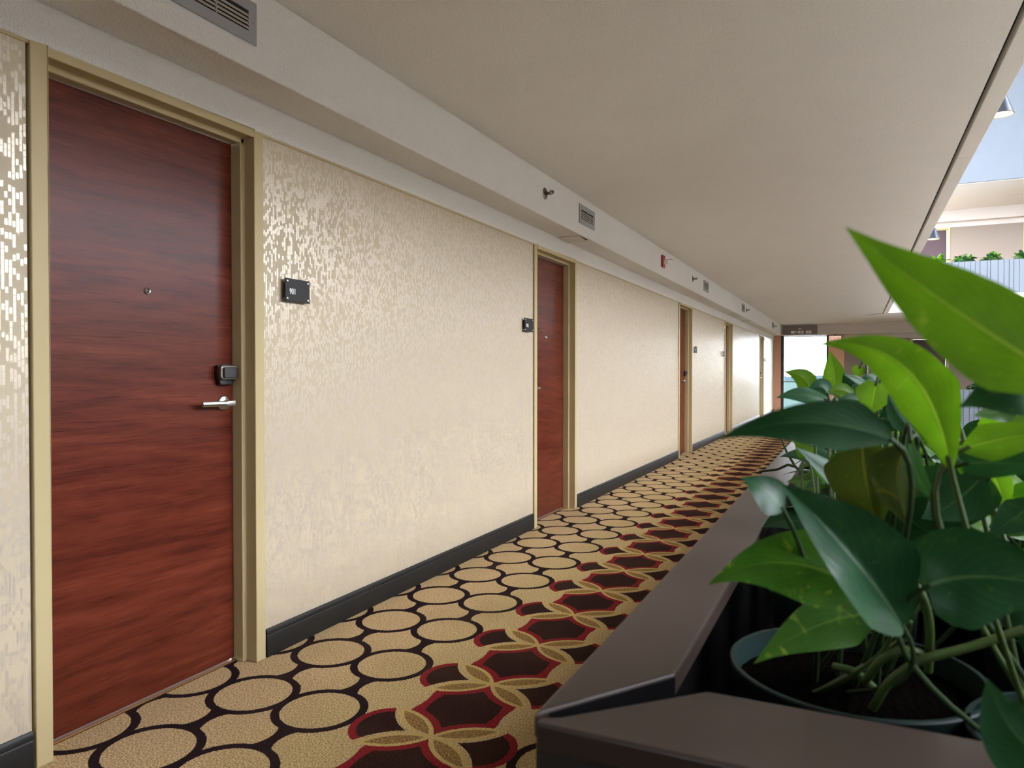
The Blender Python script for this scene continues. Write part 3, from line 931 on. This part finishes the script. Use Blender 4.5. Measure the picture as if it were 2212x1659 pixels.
# plant A - the pot whose rim shows in the near corner
pa = (0.0, 1.15, 0.33)
root_obj = empty('potted_pothos', pa, 'pothos in the green pot nearest the planter corner, leaves reaching over the board', 'plant', PG)
make_pot(pa, pa, 0.166)
LA = [
    ((1928, 952, .66), (1748, 912, .62), (1553, 948, .62), 60, -24, 'leaf_dark', 12, 12, (0.00, 1.14)),
    ((1951, 1355, .76), (1825, 1185, .75), (1688, 1046, .79), 116, 2, 'leaf_dark', (8, -66), 5, (-0.01, 1.12)),
    ((1692, 1102, .80), (1655, 1060, .80), (1600, 1031, .81), 46, 0, 'leaf_dark', (50, -48), 8, (-0.05, 1.14)),
    ((1885, 1292, .84), (1705, 1216, .82), (1531, 1263, .80), 84, -14, 'leaf_mid', 16, 12, (-0.05, 1.10)),
    ((1908, 1325, .88), (1770, 1350, .87), (1628, 1434, .85), 62, -8, 'leaf_mid', 14, 10, (-0.04, 1.12)),
    ((1862, 955, .96), (1872, 1045, .94), (1900, 1150, .92), 84, 8, 'leaf_olive', 14, 12, (-0.02, 1.16)),
    ((1958, 962, .90), (1938, 1045, .89), (1966, 1140, .88), 58, -15, 'leaf_olive', 18, 12, (0.01, 1.15)),
    ((1925, 1085, .95), (1975, 1130, .95), (2045, 1172, .95), 58, 12, 'leaf_dark', 14, 12, (0.02, 1.2)),
    ((2120, 1020, .95), (2088, 1088, .95), (2038, 1160, .95), 56, 14, 'leaf_dark', 14, 12, (0.04, 1.2)),
    ((1966, 950, .86), (1985, 1030, .85), (2036, 1096, .84), 44, 62, 'leaf_dark', 12, 12, (0.03, 1.16)),
    ((1858, 1078, 1.0), (1795, 1020, 1.0), (1719, 966, 1.0), 36, 48, 'leaf_dark', 20, 12, (-0.05, 1.18)),
    ((2080, 1180, .98), (2010, 1175, .98), (1930, 1210, .98), 70, 16, 'leaf_dark', 15, 12, (0.06, 1.22)),
    ((2060, 1010, 1.02), (2010, 1090, 1.02), (1985, 1190, 1.02), 70, 10, 'leaf_dark', 15, 12, (0.05, 1.24)),
    ((2120, 1030, .92), (2060, 1085, .92), (1990, 1120, .92), 62, 20, 'leaf_dark', 15, 12, (0.02, 1.18)),
]
for (B, Mi, T, hw, roll, mat, fo, cu, so) in LA:
    hero_leaf(B, Mi, T, hw, roll, mat, fo, cu, soil=(so[0], so[1], 0.728), o=pa, parent=root_obj, base=0.12, lobe=0.0)
# bare stems rising from the soil
for pts in ([(1885, 1530, .90), (1920, 1470, .88), (1985, 1425, .86), (2090, 1400, .85), (2212, 1360, .84)],
            [(1800, 1440, .98), (1850, 1450, .96), (1900, 1500, .93)],
            [(1870, 1470, .93), (1905, 1420, .90), (1960, 1400, .88), (2010, 1420, .90)],
            [(1960, 1240, .86), (1995, 1290, .87), (2010, 1350, .88), (2005, 1450, .90)]):
    P = [at(*p) for p in pts]
    Q = []
    for i in range(len(P) - 1):
        for k in range(5):
            Q.append(P[i].lerp(P[i + 1], k / 5))
    Q.append(P[-1])
    for _ in range(3): Q = [Q[0]] + [(Q[i - 1] + Q[i] * 2 + Q[i + 1]) / 4 for i in range(1, len(Q) - 1)] + [Q[-1]]
    MB().tube(Q, 0.0052, 10).build('stem', 'stem', root_obj, True, off=pa)

# plant B - right of it, only its leaves reach into the photo
pb = (0.26, 1.03, 0.33)
root_obj = empty('potted_pothos', pb, 'pothos at the right edge with the biggest bright leaf rising across the ceiling', 'plant', PG)
make_pot(pb, pb)
LB = [
    ((2330, 835, .52), (2075, 678, .51), (1826, 490, .50), 104, 8, 'leaf_light', 12, 8, (0.24, 1.00)),
    ((2050, 992, .74), (1952, 792, .70), (1752, 746, .66), 64, -6, 'leaf_light', (12, 26), 10, (0.20, 1.04)),
    ((2000, 1268, .74), (2135, 1246, .72), (2335, 1285, .71), 112, 8, 'leaf_dark', 8, 10, (0.16, 1.04)),
    ((2290, 1660, .60), (2190, 1580, .60), (2134, 1466, .62), 84, 10, 'leaf_dark', 12, 10, (0.24, .98)),
    ((2088, 968, .78), (2180, 945, .76), (2320, 925, .74), 46, -24, 'leaf_light', 16, 10, (0.22, 1.06)),
    ((2250, 850, .66), (2165, 846, .66), (2072, 880, .68), 62, 22, 'leaf_dark', 14, 10, (0.26, 1.06)),
    ((2084, 1002, .80), (2170, 1000, .78), (2270, 1010, .76), 52, 44, 'leaf_dark', 14, 10, (0.24, 1.08)),
    ((2060, 880, .95), (2030, 815, .95), (1992, 772, .95), 30, 10, 'leaf_light', 16, 10, (0.20, 1.10)),
    ((2190, 885, .86), (2150, 890, .86), (2102, 898, .86), 26, 20, 'leaf_mid', 14, 10, (0.24, 1.08)),
    ((2230, 880, .90), (2205, 895, .9), (2150, 920, .9), 26, 10, 'leaf_light', 14, 10, (0.26, 1.10)),
    ((2142, 1022, .98), (2160, 1060, .98), (2172, 1104, .98), 30, 5, 'leaf_light', 14, 10, (0.25, 1.12)),
    ((2230, 1090, .90), (2190, 1120, .90), (2130, 1160, .90), 44, 24, 'leaf_dark', 14, 10, (0.25, 1.10)),
]
for (B, Mi, T, hw, roll, mat, fo, cu, so) in LB:
    hero_leaf(B, Mi, T, hw, roll, mat, fo, cu, soil=(so[0], so[1], 0.728), o=pb, parent=root_obj, base=0.06 if mat == 'leaf_light' else 0.7 if hw == 112 else 0.4)

# plant C - behind A, its upper leaves stand against the bright window
pc = (-0.02, 1.58, 0.33)
root_obj = empty('potted_pothos', pc, 'pothos behind the corner pot with small leaves against the bright window', 'plant', PG)
make_pot(pc, pc)
LC = [
    ((1804, 840, 1.55), (1801, 800, 1.55), (1793, 758, 1.55), 24, 8, 'leaf_light', 18, 8, (-0.04, 1.56)),
    ((1750, 842, 1.5), (1733, 815, 1.5), (1692, 803, 1.5), 23, 10, 'leaf_light', 16, 8, (-0.06, 1.56)),
    ((1788, 853, 1.45), (1772, 836, 1.45), (1743, 846, 1.45), 23, 14, 'leaf_dark', 16, 8, (-0.06, 1.54)),
    ((1785, 864, 1.35), (1730, 852, 1.35), (1676, 860, 1.35), 26, 46, 'leaf_dark', 14, 8, (-0.08, 1.52)),
    ((1893, 828, 1.15), (1886, 862, 1.15), (1880, 899, 1.15), 38, 6, 'leaf_light', 12, 8, (0.00, 1.50)),
    ((1858, 792, 1.5), (1854, 804, 1.5), (1851, 819, 1.5), 15, 6, 'leaf_light', 12, 8, (-0.02, 1.58)),
    ((1966, 924, 1.05), (1938, 892, 1.05), (1918, 850, 1.05), 26, 24, 'leaf_dark', 14, 8, (0.03, 1.52)),
    ((1905, 835, 1.4), (1870, 832, 1.4), (1828, 842, 1.4), 18, 40, 'leaf_dark', 14, 8, (0.0, 1.58)),
    ((1835, 862, 1.4), (1815, 852, 1.4), (1790, 850, 1.4), 15, 30, 'leaf_mid', 14, 8, (-0.03, 1.56)),
    ((1940, 860, 1.3), (1955, 880, 1.3), (1985, 895, 1.3), 24, 20, 'leaf_dark', 14, 8, (0.03, 1.58)),
    ((1840, 850, 1.45), (1850, 870, 1.45), (1845, 905, 1.45), 25, 20, 'leaf_mid', 14, 8, (-0.02, 1.56)),
    ((1745, 985, 1.5), (1735, 970, 1.5), (1712, 950, 1.5), 20, 14, 'leaf_light', 14, 8, (-0.08, 1.55)),
    ((1842, 834, 1.42), (1831, 822, 1.42), (1822, 806, 1.42), 15, 8, 'leaf_dark', 14, 8, (0.0, 1.56)),
    ((1902, 828, 1.46), (1880, 818, 1.46), (1854, 823, 1.46), 15, 34, 'leaf_dark', 14, 8, (0.02, 1.58)),
    ((1874, 831, 1.38), (1848, 818, 1.38), (1822, 809, 1.38), 14, 56, 'leaf_dark', 14, 8, (0.0, 1.55)),
    ((1840, 853, 1.36), (1815, 842, 1.36), (1788, 847, 1.36), 17, 14, 'leaf_light', 14, 8, (0.0, 1.55)),
    ((1864, 869, 1.33), (1838, 862, 1.33), (1810, 865, 1.33), 16, 20, 'leaf_dark', 14, 8, (0.0, 1.54)),
    ((1904, 816, 1.5), (1890, 808, 1.5), (1876, 813, 1.5), 10, 10, 'leaf_light', 14, 8, (0.02, 1.6)),
    ((1970, 876, 1.2), (1957, 852, 1.2), (1940, 830, 1.2), 26, 10, 'leaf_light', 14, 8, (0.04, 1.56)),
    ((1905, 905, 1.2), (1935, 912, 1.2), (1968, 925, 1.2), 30, 14, 'leaf_dark', 14, 8, (0.04, 1.54)),
    ((1990, 905, 1.1), (1980, 940, 1.1), (1960, 985, 1.1), 34, 12, 'leaf_mid', 14, 8, (0.05, 1.5)),
    ((1830, 985, 1.3), (1815, 1010, 1.3), (1790, 1050, 1.3), 30, 14, 'leaf_mid', 14, 8, (-0.02, 1.52)),
    ((1765, 1000, 1.4), (1775, 1020, 1.4), (1780, 1048, 1.4), 20, 34, 'leaf_mid', 14, 8, (-0.06, 1.52)),
]
for (B, Mi, T, hw, roll, mat, fo, cu, so) in LC:
    hero_leaf(B, Mi, T, hw, roll, mat, fo, cu, soil=(so[0], so[1], 0.728), o=pc, parent=root_obj, thick=0.0024)
# trailing stem lying on the board
for pts in ([(1772, 1054, 2.35), (1745, 1034, 2.5), (1718, 1008, 2.62), (1700, 978, 2.68), (1688, 948, 2.70)],
            [(1718, 1008, 2.62), (1702, 1004, 2.66), (1680, 1014, 2.72), (1640, 1019, 2.76)]):
    P = [at(*p) for p in pts]
    MB().tube(P, [0.0055, 0.005, 0.0045, 0.004, 0.003][:len(P)], 8).build('stem', 'stem_dark', root_obj, True, off=pc)


# plants further along the planter: random
def random_plant(loc, label, seed, n, hmax, reach, size, group, mats=('leaf_dark', 'leaf_mid', 'leaf_light'), zsoil=0.728, pot=True, name='potted_pothos', lean=(0, 0)):
    global root_obj
    rnd = random.Random(seed)
    root_obj = empty(name, loc, label, 'plant', group)
    o = loc
    if pot: make_pot(loc, loc)
    per = {m: MB() for m in mats}
    st = MB()
    base = Vector((loc[0], loc[1], zsoil))
    for i in range(n):
        az = 2 * PI * (i * 0.382 + rnd.uniform(-.06, .06))
        u = math.sqrt((i + 0.5) / n)
        h = hmax * (1.0 - 0.75 * u * u) * rnd.uniform(0.65, 1.0)
        rr = reach * u * rnd.uniform(0.75, 1.1)
        dirv = Vector((math.cos(az), math.sin(az), 0))
        tipp = base + dirv * rr + Vector((lean[0] * h, lean[1] * h, h))
        sz = size * rnd.uniform(0.75, 1.2)
        tilt = rnd.uniform(-0.9, 0.35) - 0.3 * u
        if h > 0.6 * hmax and rnd.random() < 0.4: tilt = rnd.uniform(0.3, 1.1)
        ld = (dirv * math.cos(tilt) + Vector((0, 0, 1)) * math.sin(tilt)).normalized()
        T = tipp + ld * sz
        mid = tipp.lerp(T, 0.5) + Vector((0, 0, 0.12 * sz))
        cr = ld.cross(Vector((0, 0, 1)))
        if cr.length < 0.1: cr = Vector((1, 0, 0))
        cr = Matrix.Rotation(rnd.uniform(-0.6, 0.6), 3, ld) @ cr.normalized()
        mat = rnd.choice(mats)
        if u > 0.75 and rnd.random() < 0.6: mat = mats[0]
        leaf_into(per[mat], tipp, mid, T, sz * rnd.uniform(0.34, 0.42), cr, rnd.uniform(10, 28), 12, 10, 3, 0.05, 0.1, i)
        q = base + dirv * min(rr * 0.25, 0.09)
        st.tube(bez(q, q + Vector((0, 0, h * 0.75)) + dirv * rr * 0.2, tipp, 5), 0.0024, 5)
    for m_, mb in per.items():
        if mb.v: mb.build('foliage', m_, root_obj, 'all', off=o)
    st.build('stems', 'stem_dark', root_obj, True, off=o)
    return root_obj


ORD = ['second', 'third', 'fourth', 'fifth', 'sixth', 'seventh', 'eighth', 'ninth', 'tenth', 'eleventh']
seed = 20
k = 0
for yy in (1.98, 2.40, 2.84, 3.28, 3.74):
    random_plant((0.03, yy, 0.33), 'pothos beside the corridor board, %s pot beyond the corner pots' % ORD[k], seed, 36, 0.31, 0.155, 0.105, PG)
    seed += 1; k += 1
k = 0
for yy in (1.46, 1.90, 2.36, 2.82):
    random_plant((0.33, yy, 0.33), 'pothos on the atrium side of the planter, %s pot along' % ORD[k], seed, 34, 0.27, 0.20, 0.12, PG)
    seed += 1; k += 1

# gallery planters at the far end
GG = 'leafy plants in the upper gallery planter'
XU = [(1.74, 0), (2.30, 1), (2.84, 2), (3.46, 3)]
LU = ['pale green leafy plant leftmost on the upper gallery', 'dark leafy plant on the upper gallery right of the door frame',
      'tallest rounded leafy plant on the upper gallery front', 'leafy plant on the upper gallery at the right edge of the photo']
def bushy(loc, label, seed, group, mats):
    return random_plant(loc, label, seed, 60, 0.27, 0.20, 0.13, group, mats, loc[2] + 0.0, False, 'leafy_plant')
tr = MB().box(XS, SF + 0.12, 0.50, 9.5, SF + 0.8, 0.68)
struct(MB().box(XS, SF + 0.12, FL + 0.45, 9.5, SF + 0.6, FL + 0.72).build('trim_10', 'soil'), 'soil-filled trough behind the upper gallery front', 'trough')
struct(tr.build('trim_11', 'soil'), 'soil-filled trough behind the end gallery front on our floor', 'trough')
for (x, i) in XU:
    bushy((x, SF + 0.31, FL + 0.72), LU[i], 60 + i, GG, ('leaf_dark', 'leaf_mid') if i else ('leaf_mid', 'leaf_light'))
for i, x in enumerate((1.45, 2.0, 2.6, 3.2)):
    bushy((x, SF + 0.42, 0.68), ['low plant on our floor gallery across the end, leftmost', 'low plant on our floor gallery, second across the end',
          'low plant on our floor gallery, third across the end', 'low plant on our floor gallery, rightmost across the end'][i], 70 + i, 'leafy plants across the end on our floor', ('leaf_dark', 'leaf_mid'))

# ------------------------------------------------------------------ daylight
w = bpy.data.worlds.new('overcast_sky'); sc.world = w; w.use_nodes = True
bg = w.node_tree.nodes['Background']
bg.inputs[0].default_value = (0.86, 0.90, 1.0, 1)
bg.inputs[1].default_value = 19.0
